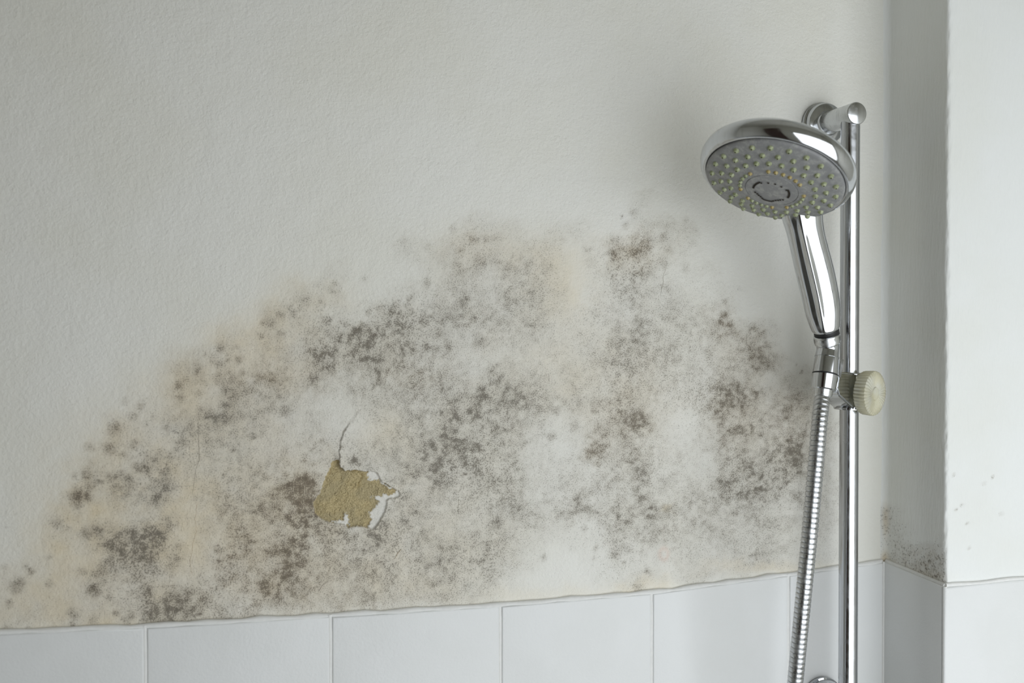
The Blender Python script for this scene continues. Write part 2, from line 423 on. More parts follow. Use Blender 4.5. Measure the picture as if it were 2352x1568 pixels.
SKIM = [PK([(1105,985),(1150,1005),(1250,985),(1330,970),(1400,960),(1430,900),(1490,990),(1320,1050),(1320,1130),(1240,1290),(1160,1420),(1060,1400),(1120,1280),(1095,1200),(1180,1110),(1195,1060),(1165,1020)]),
        PK([(1060,690),(1160,680),(1230,740),(1230,800),(1390,890),(1370,905),(1300,865),(1215,830),(1195,800),(1130,805),(1075,790)]),
        PK([(630,1290),(700,1283),(780,1300),(795,1200),(825,1205),(830,1290),(840,1370),(780,1350),(620,1310)])]
CRACKLINE = PK([(805,180),(770,225),(765,270),(740,330),(740,410),(722,450),(728,510),(718,560),(735,640)])

# ------------------------------------------------------------------ structure: the mouldy wall
XC = on_wall(2034, 800).x                                  # inner corner
YP = -0.088                                                # pillar projection
TT = 0.004                                                 # tiles stand proud
ZT = 1.108                                                 # top of the tiling
def spaced(a, b, step, d0, d1, fine):
    L = list(np.arange(a, d0, step)) + list(np.arange(d0, d1, fine)) + list(np.arange(d1, b, step)) + [b]
    return np.array(L)
p_a = on_wall(700, 980); p_b = on_wall(935, 1230)
XS = np.concatenate([np.linspace(ROOM['x0'], -0.30, 12)[:-1], spaced(-0.30, XC + 0.003, 0.0020, p_a.x, p_b.x, 0.0006)])
ZS = np.concatenate([np.linspace(0.0, 1.06, 8)[:-1], spaced(1.06, 1.56, 0.0020, p_b.z, p_a.z, 0.0006)[:-1], np.linspace(1.56, ROOM['z1'], 40)])
gx, gz = np.meshgrid(XS, ZS)
# photo pixel of every wall vertex
vx = gx - CAM.x; vy = 0 - CAM.y; vz = gz - CAM.z
dep = vx * AX.x + vy * AX.y + vz * AX.z
PXg = 1176 + FPX * (vx * RT.x + vy * RT.y) / dep
PYg = 784 - FPX * (vx * UP.x + vy * UP.y + vz * UP.z) / dep
dm, wm, br = stain_maps(PXg, PYg)
seen = (gx > -0.30) & (gz > 1.05) & (gz < 1.56)
dm *= seen; wm *= seen; br *= seen
jx = PXg + 5 * (fbm(PXg / 5, PYg / 5, 2) - .5); jy = PYg + 5 * (fbm(PXg / 5 + 50, PYg / 5, 2) - .5)
sd = poly_sdf(HOLE, jx, jy)
inside = np.clip(0.5 - sd / 2.4, 0, 1)
kx = PXg + 14 * (fbm(PXg / 6, PYg / 6, 3) - .5); ky = PYg + 14 * (fbm(PXg / 6 + 50, PYg / 6, 3) - .5)
sk = np.zeros_like(gx)
for Pk in SKIM:
    sk = np.maximum(sk, np.clip(0.5 - poly_sdf(Pk, kx, ky) / 2.0, 0, 1))
skim = np.clip(sk * inside, 0, 1); sand = np.clip(inside * (1 - sk), 0, 1)
# relief: flaked paint, lumpy render underneath, the lifted crack
lump = fbm(PXg / 16, PYg / 16, 4) - 0.5
y_off = inside * (0.0023 * (1 - sk) + 0.0014 * sk) + sand * lump * 0.0036
deep = np.exp(-(((PXg - 777) / 14) ** 2 + ((PYg - 1066) / 18) ** 2))
y_off += sand * deep * 0.0016
for gl, gd in ((PK([(850,690),(930,690),(990,720),(1005,770),(960,830),(940,880)]), .0016), (PK([(740,760),(765,830),(720,900)]), .0008), (PK([(770,1180),(772,1285)]), .0014), (PK([(620,1275),(700,1285),(765,1285)]), .0009), (PK([(880,900),(920,850)]), .0007)):
    gdist, gs = line_dist(gl, jx, jy)
    y_off += sand * gd * np.exp(-(gdist / 1.6) ** 2)
    y_off -= sand * gd * 0.8 * np.where(gs > 0, np.exp(-gdist / 7.0), 0) * np.clip(gdist / 1.5, 0, 1)
cl, cs = line_dist(CRACKLINE, jx, jy)
lift = np.where(cs < 0, np.exp(-cl / 26.0) * 0.0019, 0) * (1 - inside)
y_off -= lift * np.clip(cl / 1.0, 0, 1)
y_off += np.where(cl < 1.3, 0.0010, 0) * (1 - inside)
# rim of the flaked paint curls up slightly
y_off -= np.where((sd > 0) & (PXg > 770), np.exp(-sd / 7.0) * 0.0012, 0)
y_off += 0.0012 * (fbm(gx * 14, gz * 14, 3) - .5)           # hand-plastered unevenness
pink = np.exp(-((np.hypot((PXg - 1525) / 12, (PYg - 1272) / 16) - .8) / .35) ** 2) * 0.30
nz, nx = gx.shape
co = np.stack([gx, y_off, gz], -1).reshape(-1, 3)
idx = np.arange(nz * nx).reshape(nz, nx)
faces = np.stack([idx[:-1, :-1], idx[:-1, 1:], idx[1:, 1:], idx[1:, :-1]], -1).reshape(-1, 4)
def mesh_from_np(name, co, faces, smooth=True):
    me = bpy.data.meshes.new(name)
    me.vertices.add(len(co)); me.vertices.foreach_set('co', co.astype(np.float32).ravel())
    me.loops.add(faces.size); me.loops.foreach_set('vertex_index', faces.astype(np.int32).ravel())
    me.polygons.add(len(faces)); me.polygons.foreach_set('loop_start', np.arange(0, faces.size, 4, dtype=np.int32))
    me.update(calc_edges=True); me.validate()
    me.polygons.foreach_set('use_smooth', np.full(len(me.polygons), smooth))
    return me
def put_attr(me, name, r, g, b, a):
    at = me.attributes.new(name, 'FLOAT_COLOR', 'POINT')
    at.data.foreach_set('color', np.stack([np.ravel(q) for q in (r, g, b, a)], -1).astype(np.float32).ravel())
me = mesh_from_np('wall_back', co, faces)
put_attr(me, 'stain', dm, wm, br, sand)
put_attr(me, 'layers', skim, pink, 0 * skim, 0 * skim + 1)
wall_back = struct(link_mesh('wall_back', me, M_WALL))
wall_back['label'] = 'white plaster wall with a spreading patch of black and brown mould'

# hairline cracks in the paint
def crack(pts, wid, mat, jag=1.2):
    rnd = random.Random(int(pts[0][0]))
    fine = []
    for (a, b) in zip(pts[:-1], pts[1:]):
        n = max(2, int(math.hypot(b[0] - a[0], b[1] - a[1]) / 5))
        for k in range(n):
            t = k / n
            fine.append((a[0] + (b[0] - a[0]) * t + rnd.uniform(-jag, jag), a[1] + (b[1] - a[1]) * t + rnd.uniform(-jag, jag) * .4))
    fine.append(pts[-1])
    bm = bmesh.new()
    add_tube(bm, [on_wall(x, y, -0.0001) for x, y in fine], [wid * 0.65 * rnd.uniform(.4, 1.0) for _ in fine], 6)
    obj('crack', bm, mat, wall_back)
CR = [([(455,969),(456,1001),(458,1055),(450,1078),(445,1116),(443,1135),(445,1150)], .00026, M_CRACK), ([(453,1150),(448,1192),(451,1221),(444,1242),(441,1265),(437,1284),(440,1316)], .0002, M_CRACK_TAN),
      ([(405,1117),(444,1115)], .00018, M_CRACK), ([(531,605 - 0),(532,606)], .0001, M_CRACK), ([(1531,605),(1525,628),(1523,651),(1516,678)], .0002, M_CRACK),
      ([(1418,615),(1446,614),(1475,616)], .00015, M_CRACK), ([(1468,609),(1491,604),(1512,602),(1530,600)], .00015, M_CRACK), ([(732,1357),(741,1344),(752,1334)], .0003, M_CRACK),
      ([(906,1284),(914,1270),(922,1261)], .0003, M_CRACK_TAN), ([(1053,1146),(1053,1178)], .0002, M_CRACK), ([(384,1060),(380,1070),(375,1087)], .00025, M_CRACK)]
for c in CR:
    if math.hypot(c[0][0][0] - c[0][-1][0], c[0][0][1] - c[0][-1][1]) > 5: crack(*c)

# ------------------------------------------------------------------ structure: pillar (return face, ragged arris, front face)
D2 = np.array([[3,1,0,0,0,0],[4,1,0,0,0,0],[3,2,1,0,0,0],[2,3,1,0,0,1],[1,4,4,3,3,2],[3,4,5,5,6,5],[2,3,5,6,6,5],[0,1,3,6,7,6]], float) / 9.0
bev = 0.0035
prof_s = []                                                # (x, y) along the return, around the arris, along the front
for k in range(9):                                         # painted-over inner corner
    t = k / 8 * math.pi / 2
    prof_s.append((XC - 0.009 + 0.009 * math.sin(t), 0.0010 - 0.0085 * (1 - math.cos(t))))
for y in np.arange(-0.0095, YP + bev, -0.002): prof_s.append((XC, y))
for k in range(0, 7):
    t = k / 6 * math.pi / 2
    prof_s.append((XC + bev - bev * math.cos(t), YP + bev - bev * math.sin(t)))
for x in list(np.arange(XC + bev + 0.002, XC + 0.10, 0.003)) + list(np.linspace(XC + 0.11, ROOM['x1'], 16)): prof_s.append((x, YP))
prof_s = np.array(prof_s)
ZP = np.concatenate([np.linspace(0, 1.06, 8)[:-1], np.arange(1.06, 1.26, 0.002), np.arange(1.26, 1.75, 0.004), np.linspace(1.76, ROOM['z1'], 14)])
sx_, sz_ = np.meshgrid(np.arange(len(prof_s)), ZP)
px3 = prof_s[sx_, 0]; py3 = prof_s[sx_, 1]
rag = (fbm(sz_ * 160, sx_ * 0.31, 3) - .5)
near = np.exp(-(np.hypot(px3 - XC, py3 - YP) / 0.006) ** 2)
px3 = px3 + near * rag * 0.0016 + 0.0006 * (fbm(sz_ * 20, sx_ * .05, 2) - .5); py3 = py3 + near * rag * 0.0018
v = [px3 - CAM.x, py3 - CAM.y, sz_ - CAM.z]
dp = v[0] * AX.x + v[1] * AX.y + v[2] * AX.z
PX2 = 1176 + FPX * (v[0] * RT.x + v[1] * RT.y) / dp; PY2 = 784 - FPX * (v[0] * UP.x + v[1] * UP.y + v[2] * UP.z) / dp
d2 = grid_sample(D2, PX2 + 14 * (fbm(PX2 / 12, PY2 / 12, 3) - .5), PY2 + 14 * (fbm(PX2 / 12 + 9, PY2 / 12, 3) - .5), 2025, 1150, 25)
ok = (PY2 > 1140) & (PX2 < 2178)
edge_fade = np.clip((2176 - PX2) / 10, 0, 1) * np.clip((PY2 - 1150) / 20, 0, 1)
d2 = np.where(ok, d2 * edge_fade * (0.5 + fbm(PX2 / 7, PY2 / 7, 3)), 0) * 0.92
w2 = ell(PX2, PY2, [(2032, 1285, 9, 20, .8), (2040, 1298, 16, 10, .6), (2034, 1195, 7, 40, .5), (2100, 1325, 60, 14, .35), (2245, 1340, 25, 4, .6)])
b2 = ell(PX2, PY2, [(2140, 1265, 22, 12, .9), (2034, 1195, 10, 50, .8), (2100, 1310, 80, 40, .4)])
specks = [(2195, 1170), (2210, 1160), (2225, 1258), (2222, 1202), (2280, 1095), (2260, 1110), (2190, 1090), (2300, 1180)]
for (x, y) in specks:
    d2 = np.maximum(d2, 0.7 * np.exp(-((PX2 - x) ** 2 + (PY2 - y) ** 2) / 9.0))
co = np.stack([px3, py3, sz_], -1).reshape(-1, 3)
nzp, nxp = px3.shape
idx = np.arange(nzp * nxp).reshape(nzp, nxp)
faces = np.stack([idx[:-1, :-1], idx[:-1, 1:], idx[1:, 1:], idx[1:, :-1]], -1).reshape(-1, 4)
me = mesh_from_np('wall_right', co, faces)
put_attr(me, 'stain', d2, w2, b2, 0 * d2)
put_attr(me, 'layers', 0 * d2, 0 * d2, 0 * d2, 0 * d2 + 1)
wall_right = struct(link_mesh('wall_right', me, M_PILLAR))

# ------------------------------------------------------------------ structure: tiling below the plaster
def tile_bm(ul, ur, z0, bottom, frame, bevel=0.0016):
    """one glazed tile; frame maps (u, depth, z) to a point; ul/ur left and right edge, z0 = (zl, zr) top edge"""
    bm = bmesh.new()
    vs_ = [bm.verts.new((u, d, z)) for d in (0.0, TT) for (u, z) in ((ul, bottom), (ur, bottom), (ur, z0[1]), (ul, z0[0]))]
    q = vs_
    for f in ((0, 1, 2, 3), (4, 5, 6, 7), (0, 1, 5, 4), (1, 2, 6, 5), (2, 3, 7, 6), (3, 0, 4, 7)):
        bm.faces.new([q[i] for i in f])
    bmesh.ops.recalc_face_normals(bm, faces=bm.faces)
    es = [e for e in bm.edges if all(abs(vv.co.y - TT) < 1e-6 for vv in e.verts)]
    bmesh.ops.bevel(bm, geom=es, offset=bevel, segments=4, affect='EDGES', profile=0.55)
    for vv in bm.verts: vv.co = frame(vv.co.x, vv.co.y, vv.co.z)
    return bm
def merge(dst, src, mat=0):
    me_ = bpy.data.meshes.new('tmp'); src.to_mesh(me_); src.free()
    n0 = len(dst.faces); dst.from_mesh(me_); dst.faces.ensure_lookup_table()
    for f in dst.faces[n0:]: f.material_index = mat
    bpy.data.meshes.remove(me_)
TOPPX = [(-200, 1461), (0, 1453), (331, 1439), (758, 1414), (1150, 1390), (1500, 1361), (1812, 1320), (1930, 1304), (2023, 1290)]
TOPW = [on_wall(x, y, -TT) for x, y in TOPPX]
JX = [on_wall(x, 1470, -TT).x for x in (334, 760, 1150, 1498, 1812)]
JX = [JX[0] - 0.150 * k for k in range(7, 0, -1)] + JX
def top_z(x):
    for a, b in zip(TOPW[:-1], TOPW[1:]):
        if a.x <= x <= b.x or b is TOPW[-1]:
            t = (x - a.x) / (b.x - a.x); return a.z + (b.z - a.z) * t
    return TOPW[0].z
def top_zz(x):
    return TOPW[0].z if x < TOPW[0].x else top_z(min(x, TOPW[-1].x))
ROWH = 0.150
gap = 0.0013
back_frame = lambda u, d, z: Vector((u, -d, z))
bm = bmesh.new()
edges_x = JX + [XC - TT + gap]
for row in range(8):
    for a, b in zip(edges_x[:-1], edges_x[1:]):
        if a < ROOM['x0']: a = ROOM['x0'] - gap
        if b <= a + 0.01: continue
        za, zb = top_zz(a), top_zz(b)
        ta = (za - gap, zb - gap) if row == 0 else (ZT - ROWH * row - gap, ZT - ROWH * row - gap)
        bt = ZT - ROWH * (row + 1) + gap
        if bt < 0.0: bt = 0.001
        if ta[0] - bt < 0.01: continue
        merge(bm, tile_bm(a + gap, b - gap, ta, bt, back_frame), 0)
# grout bed behind the joints, and the painted bead along the top edge
gr = bmesh.new(); add_box(gr, (ROOM['x0'], -0.0027, 0.0), (XC, 0.0004, 1.09)); merge(bm, gr, 1)
gr = bmesh.new()
ptsb = []
for k in range(0, 90):
    x = JX[4] - 0.15 + (XC - TT - JX[4] + 0.15) * k / 89
    ptsb.append(Vector((x, -0.0008, top_zz(x) - 0.0006 + 0.0007 * math.sin(k * 1.7) * math.sin(k * .37))))
add_tube(gr, ptsb, [0.0026 + 0.0006 * math.sin(k * 2.3) for k in range(90)], 10); merge(bm, gr, 1)
for j in JX[6:]:                                           # grout fillets in the joints
    gr = bmesh.new(); add_tube(gr, [Vector((j - 0.0006 + 0.0002 * math.sin(z * 130), -0.0008, z)) for z in np.linspace(0.9, top_zz(j) + 0.0006, 60)], 0.0027, 10); merge(bm, gr, 1)
trim1 = struct(obj('trim_1', bm, [M_TILE, M_GROUT], normals=False))
sharp(trim1, 50)
# pillar tiles: return face and front face
bm = bmesh.new()
ret_frame = lambda u, d, z: Vector((XC - d, -u, z))
fr_frame = lambda u, d, z: Vector((u, YP - d, z))
zr0 = TOPW[-1].z; zr1 = on_plane(2155, 1343, (XC - TT, 0, 0), (1, 0, 0)).z
zf = zr1
fx = [XC - TT, XC + 0.115, XC + 0.265, XC + 0.415, XC + 0.565, XC + 0.715, XC + 0.865, ROOM['x1']]
for row in range(8):
    bt = max(ZT - ROWH * (row + 1) + gap, 0.001)
    t0 = ZT - ROWH * row - gap
    if t0 - bt < 0.01: continue
    merge(bm, tile_bm(TT - 0.0002, -YP + 0.0010, (zr0, zr1) if row == 0 else (t0, t0), bt, ret_frame, 0.0006), 0)
    for i, (a, b) in enumerate(zip(fx[:-1], fx[1:])):
        if b - a < 0.02: continue
        merge(bm, tile_bm(a + (0 if i == 0 else gap), b - gap, (zf, zf + 0.001) if row == 0 else (t0, t0), bt, fr_frame, 0.0032), 0)
gr = bmesh.new(); add_tube(gr, [Vector((XC - TT + 0.0002, -TT + 0.0002, z)) for z in np.linspace(0.4, zr0, 30)], 0.0016, 10); merge(bm, gr, 1)
gr = bmesh.new(); add_tube(gr, [Vector((XC - TT + 0.0020, YP - 0.0012, z)) for z in np.linspace(0.4, zf, 30)], 0.0021, 10); merge(bm, gr, 1)
gr = bmesh.new(); add_box(gr, (XC - 0.0015, YP - 0.002, 0.0), (ROOM['x1'], 0.0, 1.09)); merge(bm, gr, 1)
gr = bmesh.new(); add_tube(gr, [Vector((XC - 0.0006, y, zr0 + (zr1 - zr0) * (y / YP) + 0.0005)) for y in np.linspace(-0.004, YP, 24)] , 0.0022, 8); merge(bm, gr, 1)
gr = bmesh.new(); add_tube(gr, [Vector((x, YP - 0.0008, zf + 0.0008 + 0.0006 * math.sin(x * 90))) for x in np.linspace(XC - 0.001, XC + 0.3, 40)], 0.0020, 8); merge(bm, gr, 1)
trim2 = struct(obj('trim_2', bm, [M_TILE, M_GROUT], normals=False)); sharp(trim2, 50)

# ------------------------------------------------------------------ structure: the rest of the room (behind and beside the camera), and an added dark panel
def slab(name, lo_, hi, mat):
    b_ = bmesh.new(); add_box(b_, lo_, hi); return struct(obj(name, b_, mat, smooth=False))
x0, x1, y0, z1 = ROOM['x0'], ROOM['x1'], ROOM['y0'], ROOM['z1']
slab('floor', (x0 - .1, y0 - .1, -0.1), (x1 + .1, 0.1, 0.0), M_FLOOR)
slab('ceiling', (x0 - .1, y0 - .1, z1), (x1 + .1, 0.1, z1 + .1), M_ROOM)
slab('wall_left', (x0 - .1, y0, 0), (x0, 0.02, z1), M_LEFT)
slab('wall_side', (x1, y0, 0), (x1 + .1, 0.0, z1), M_ROOM)
b_ = bmesh.new()
for (a, b, c, d) in ((x0, WIN['x0'], 0, z1), (WIN['x1'], x1, 0, z1), (WIN['x0'], WIN['x1'], 0, WIN['z0']), (WIN['x0'], WIN['x1'], WIN['z1'], z1)):
    add_box(b_, (a, y0 - .12, c), (b, y0, d))
struct(obj('wall_front', b_, M_ROOM, smooth=False))
b_ = bmesh.new()
for (a, b, c, d) in ((WIN['x0'], WIN['x0'] + .05, WIN['z0'], WIN['z1']), (WIN['x1'] - .05, WIN['x1'], WIN['z0'], WIN['z1']), (WIN['x0'], WIN['x1'], WIN['z0'], WIN['z0'] + .05), (WIN['x0'], WIN['x1'], WIN['z1'] - .05, WIN['z1'])):
    add_box(b_, (a, y0 - .07, c), (b, y0 - .02, d))
struct(obj('window_1', b_, M_FRAME, smooth=False))
b_ = bmesh.new(); add_box(b_, (-0.98, y0, 0.0), (-0.20, y0 + .045, 2.03), 0.004)  # unseen door shape, added to give the chrome a dark reflected stripe
for (zc0, zc1) in ((0.2, 0.95), (1.1, 1.85)):
    add_box(b_, (-0.88, y0 + .04, zc0), (-0.30, y0 + .055, zc1), 0.006)
added_dark_panel = struct(obj('added_dark_panel_1', b_, M_DARK_PANEL, smooth=False))

# ------------------------------------------------------------------ riser rail
RX = on_wall(1885, 277).x; RY = -0.048
z_top = on_plane(1966, 266, (0, RY, 0), (0, 1, 0)).z
z_bot = z_top - 0.574
rail = thing('shower_rail', 'chrome riser rail fixed upright to the mouldy wall beside the pillar', 'shower rail', (RX, 0, z_bot))
O = rail.location.copy()
bm = bmesh.new(); add_lathe(bm, [(0.0088, 0), (0.0088, z_top - z_bot)], (RX, RY, z_bot), (0, 0, 1), 48)
sharp(obj('pole', bm, M_RAIL, rail, O))
for z in (z_top, z_bot):
    fl = bmesh.new()
    wallface = 0.0 if z == z_top else -TT
    add_lathe(fl, [(0.0215, 0.0), (0.0222, 0.0015), (0.0222, 0.0045), (0.0205, 0.0052), (0.0208, 0.006), (0.0208, 0.0095), (0.0195, 0.0115), (0.0165, 0.0124), (0.0125, 0.0126), (0.0120, 0.0138), (0.0115, 0.0150), (0.0, 0.0150)], (RX, wallface, z), (0, -1, 0), 64)
    bracket = sharp(obj('wall_bracket', fl, M_CHROME, rail, O), 40)
    ar = bmesh.new()
    L0 = 0.0585 + wallface
    add_lathe(ar, [(0.0118, 0.010), (0.0112, 0.0145), (0.0107, 0.020), (0.0106, L0 - 0.0010), (0.0102, L0 - 0.0002), (0.0098, L0), (0.0, L0)], (RX, wallface, z), (0, -1, 0), 48)
    arm = sharp(obj('bracket_arm', ar, M_SATIN, rail, O), 40)

# ------------------------------------------------------------------ frame of the hand shower: plane through the holder, leaning out of the wall
OD = Vector((-0.85, -0.527, 0)).normalized()
rail_p = Vector((RX, RY, 1.35))
def along(px, dirv):
    """distance along dirv from the rail axis whose image column is px"""
    a_, b_ = 0.0, 0.09
    f = lambda s: proj(rail_p + dirv * s)[0] - px
    fa = f(a_)
    for _ in range(60):
        m_ = (a_ + b_) / 2
        if (f(m_) > 0) == (fa > 0): a_ = m_
        else: b_ = m_
    return a_
LH = along(1897, OD)
P0 = rail_p + OD * LH
PN = OD.cross(Vector((0, 0, 1)))
hp = lambda x, y: on_plane(x, y, P0, PN)                   # photo pixel -> point in the hand shower's plane

# hose direction at the nut
nut_mid = hp(1895, 858)
NA = (hp(1899.5, 812) - hp(1888.5, 905)).normalized()      # up along the nut

# ------------------------------------------------------------------ sliding holder on the rail
zc = hp(1897, 895).z
zs = on_plane(1955, 897, rail_p, (0, 1, 0)).z
holder = thing('shower_holder', 'chrome sliding bracket clamped on the riser rail behind the hose nut', 'shower holder', (RX, RY, zs))
O = holder.location.copy()
bm = bmesh.new()
add_lathe(bm, [(0.0092, -0.0175), (0.0138, -0.0175), (0.0142, -0.0165), (0.0142, 0.0165), (0.0138, 0.0175), (0.0092, 0.0175)], (RX, RY, zs), (0, 0, 1), 48, caps=False)
sharp(obj('sleeve', bm, M_CHROME, holder, O), 40)
# arm between sleeve and cup: slanted underside
bm = bmesh.new()
SW = PN.normalized()
outline = [(-0.004, 0.0168), (LH - 0.006, 0.0200), (LH - 0.001, 0.006), (LH - 0.006, -0.002), (0.010, -0.0172), (-0.004, -0.0172)]
va = [[bm.verts.new(Vector((RX, RY, zs)) + OD * s + SW * (0.0105 * sd_) + Vector((0, 0, h))) for (s, h) in outline] for sd_ in (-1, 1)]
bm.faces.new(va[0]); bm.faces.new(va[1])
for i in range(len(outline)):
    j = (i + 1) % len(outline); bm.faces.new((va[0][i], va[0][j], va[1][j], va[1][i]))
bmesh.ops.recalc_face_normals(bm, faces=bm.faces)
bmesh.ops.bevel(bm, geom=list(bm.edges), offset=0.0016, segments=3, affect='EDGES')
sharp(obj('holder_arm', bm, M_CHROME, holder, O), 40)
# split cup: half ring open to the front
bm = bmesh.new()
cup_o = hp(1898.0, 832)
bx_ = (-OD - NA * (-OD).dot(NA)).normalized(); by_ = NA.cross(bx_)
rings = []
for k in range(21):
    t = R(-55 + 105 * k / 20)
    dirv = bx_ * math.cos(t) + by_ * math.sin(t)
    ring = [bm.verts.new(cup_o + dirv * r + NA * h) for (r, h) in ((0.0122, -0.012), (0.0144, -0.012), (0.0150, 0.005), (0.0128, 0.005))]
    rings.append(ring)
for a, b in zip(rings[:-1], rings[1:]):
    for i in range(4):
        bm.faces.new((a[i], a[(i + 1) % 4], b[(i + 1) % 4], b[i]))
bm.faces.new(rings[0]); bm.faces.new(rings[-1])
sharp(obj('cup', bm, M_CHROME, holder, O), 40)
# clamp knob
KA = Vector((0.44, -0.898, -0.03)).normalized()
LK = along(2013, Vector((KA.x, KA.y, 0)))
zk = on_plane(2013, 901, rail_p + KA * LK, KA).z
kc = Vector((RX, RY, zk)) + KA * LK                         # centre of the knob's face
bm = bmesh.new()
add_lathe(bm, [(0.0075, -LK + 0.010), (0.0075, -0.017), (0.0092, -0.0168), (0.0092, -0.0135), (0.0, -0.0135)], kc, KA, 32)
sharp(obj('knob_stem', bm, M_SATIN, holder, O), 40)
bm = bmesh.new()
flute = lambda r, h, t: r * (1 + (0.048 * (abs(math.cos(19 * t)) - .5) if r > 0.0175 else 0))
face_r = lambda r, h, t: flute(r, h, t)
rings = add_lathe(bm, [(0.0, -0.0130), (0.0150, -0.0130), (0.0192, -0.0127), (0.0201, -0.0115), (0.0207, -0.0030), (0.0204, -0.0012), (0.0190, 0.0)], kc, KA, 152, caps=False, rfun=face_r)
# fluted face: radial ribs from the rim to a central dish
x_, y_, z_ = basis(KA)
last = rings[-1]
for (r, h, amp) in ((0.0160, 0.0004, 0.0006), (0.0120, 0.0002, 0.0006), (0.0075, -0.0006, 0.0005), (0.0062, -0.0009, 0.0), (0.0058, 0.0001, 0), (0.0030, 0.0008, 0)):
    cur = []
    for i in range(152):
        t = 2 * math.pi * i / 152
        hh = h + amp * (abs(math.cos(19 * t)) - .5)
        cur.append(bm.verts.new(kc + z_ * hh + x_ * (r * math.cos(t)) + y_ * (r * math.sin(t))))
    for i in range(152):
        j = (i + 1) % 152; bm.faces.new((last[i], last[j], cur[j], cur[i]))
    last = cur
cv = bm.verts.new(kc + z_ * 0.0009)
for i in range(152): bm.faces.new((last[i], last[(i + 1) % 152], cv))
kn = obj('knob', bm, M_KNOB, holder, O); sharp(kn, 30); kn['label'] = 'cloudy clear plastic knob with fluted rim'

# ------------------------------------------------------------------ hand shower
HN = (OD * 0.463 + Vector((0, 0, -0.886))).normalized()    # spray direction
FC = hp(1777, 418)                                         # centre of the face's edge circle
hb = hp(1897, 757)
hand = thing('hand_shower', 'chrome hand shower with round grey limescaled face, leaning out over the mould', 'shower head', hb)
O = hand.location.copy()
XD = (OD - HN * OD.dot(HN)).normalized()                   # in-face direction pointing outward and up
R0 = 0.0580
dome = lambda r: 0.0098 * (1 - (r / R0) ** 2)
bm = bmesh.new()
rimp = [(R0 - 0.0006, -0.0020), (R0 + 0.0006, -0.0012), (R0 + 0.0022, -0.0022), (R0 + 0.0046, -0.0050), (R0 + 0.0062, -0.0095), (R0 + 0.0064, -0.0120), (R0 + 0.0054, -0.0160), (R0 + 0.0022, -0.0196), (R0 - 0.005, -0.0236), (0.045, -0.0275), (0.032, -0.0325), (0.015, -0.0340), (0.0, -0.0345)]
add_lathe(bm, rimp, FC, HN, 96, xdir=XD, caps=False)
obj('head_shell', bm, M_CHROME, hand, O)
bm = bmesh.new()
add_lathe(bm, [(0.0, dome(0))] + [(r, dome(r)) for r in (0.008, 0.016, 0.0213)] + [(0.0217, dome(.0217) - 0.0006), (0.0221, dome(.0221))] + [(r, dome(r)) for r in np.linspace(0.025, R0 - 0.0016, 14)] + [(R0 - 0.0010, -0.0004), (R0 - 0.0010, -0.0020)], FC, HN, 96, xdir=XD, caps=False)
face = obj('spray_face', bm, M_FACE, hand, O); sharp(face, 40)
face['label'] = 'matt grey convex spray face crusted with limescale'
# nozzles
def nozzle_mesh(mat):
    b_ = bmesh.new()
    add_lathe(b_, [(0.0030, -0.0006), (0.0027, 0.0002), (0.0023, 0.0011), (0.0019, 0.0019), (0.0013, 0.0025), (0.00075, 0.0027)], (0, 0, 0), (0, 0, 1), 16, caps=False)
    add_lathe(b_, [(0.00075, 0.0027), (0.0006, 0.0016), (0.0, 0.0015)], (0, 0, 0), (0, 0, 1), 16, caps=False, mat=1)
    bmesh.ops.recalc_face_normals(b_, faces=b_.faces)
    m_ = bpy.data.meshes.new('nozzle'); b_.to_mesh(m_); b_.free()
    for p in m_.polygons: p.use_smooth = True
    m_.materials.append(mat); m_.materials.append(M_HOLE)
    return m_
NM, NMY = nozzle_mesh(M_NOZ), nozzle_mesh(M_NOZY)
YD = HN.cross(XD)
def face_pt(r, a):
    return FC + HN * dome(r) + (XD * math.cos(a) + YD * math.sin(a)) * r
def face_angle(cx, cy):                                    # angle on the face of a spot seen at a crop position
    px_, py_ = 1560 + cx / 4.704, 200 + cy / 4.704
    q = on_plane(px_, py_, FC + HN * 0.006, HN) - FC
    return math.atan2(q.dot(YD), q.dot(XD)), math.hypot(q.dot(YD), q.dot(XD))
noz = []
for (r, seeds) in ((0.0508, (970, 640)), (0.0430, (886, 735)), (0.0352, (970, 825))):
    a0, rr = face_angle(*seeds)
    for k in range(22): noz.append((r, a0 + 2 * math.pi * k / 22, NM))
for arc in (((972, 915), (1280, 1040), 1), ((785, 925), (655, 1080), 0), ((722, 1185), (1010, 1302), 0), ((1187, 1297), (1340, 1152), 0)):
    a0 = face_angle(*arc[0])[0]; a1 = face_angle(*arc[1])[0]
    dlt = (a1 - a0 + math.pi) % (2 * math.pi) - math.pi
    for k in range(6): noz.append((0.0262, a0 + dlt * k / 5, NMY if (arc[2] or k in (0, 5)) else NM))
for (r, a, m_) in noz:
    o = bpy.data.objects.new('nozzle', m_); COL.objects.link(o); o.parent = face
    nrm = (HN + (XD * math.cos(a) + YD * math.sin(a)) * (2 * 0.0098 * r / R0 ** 2)).normalized()
    s = 0.68 if r < 0.03 else 0.88
    mt = nrm.to_track_quat('Z', 'Y').to_matrix().to_4x4()
    o.matrix_local = Matrix.Translation(face_pt(r, a) - O) @ mt @ Matrix.Scale(s, 4)
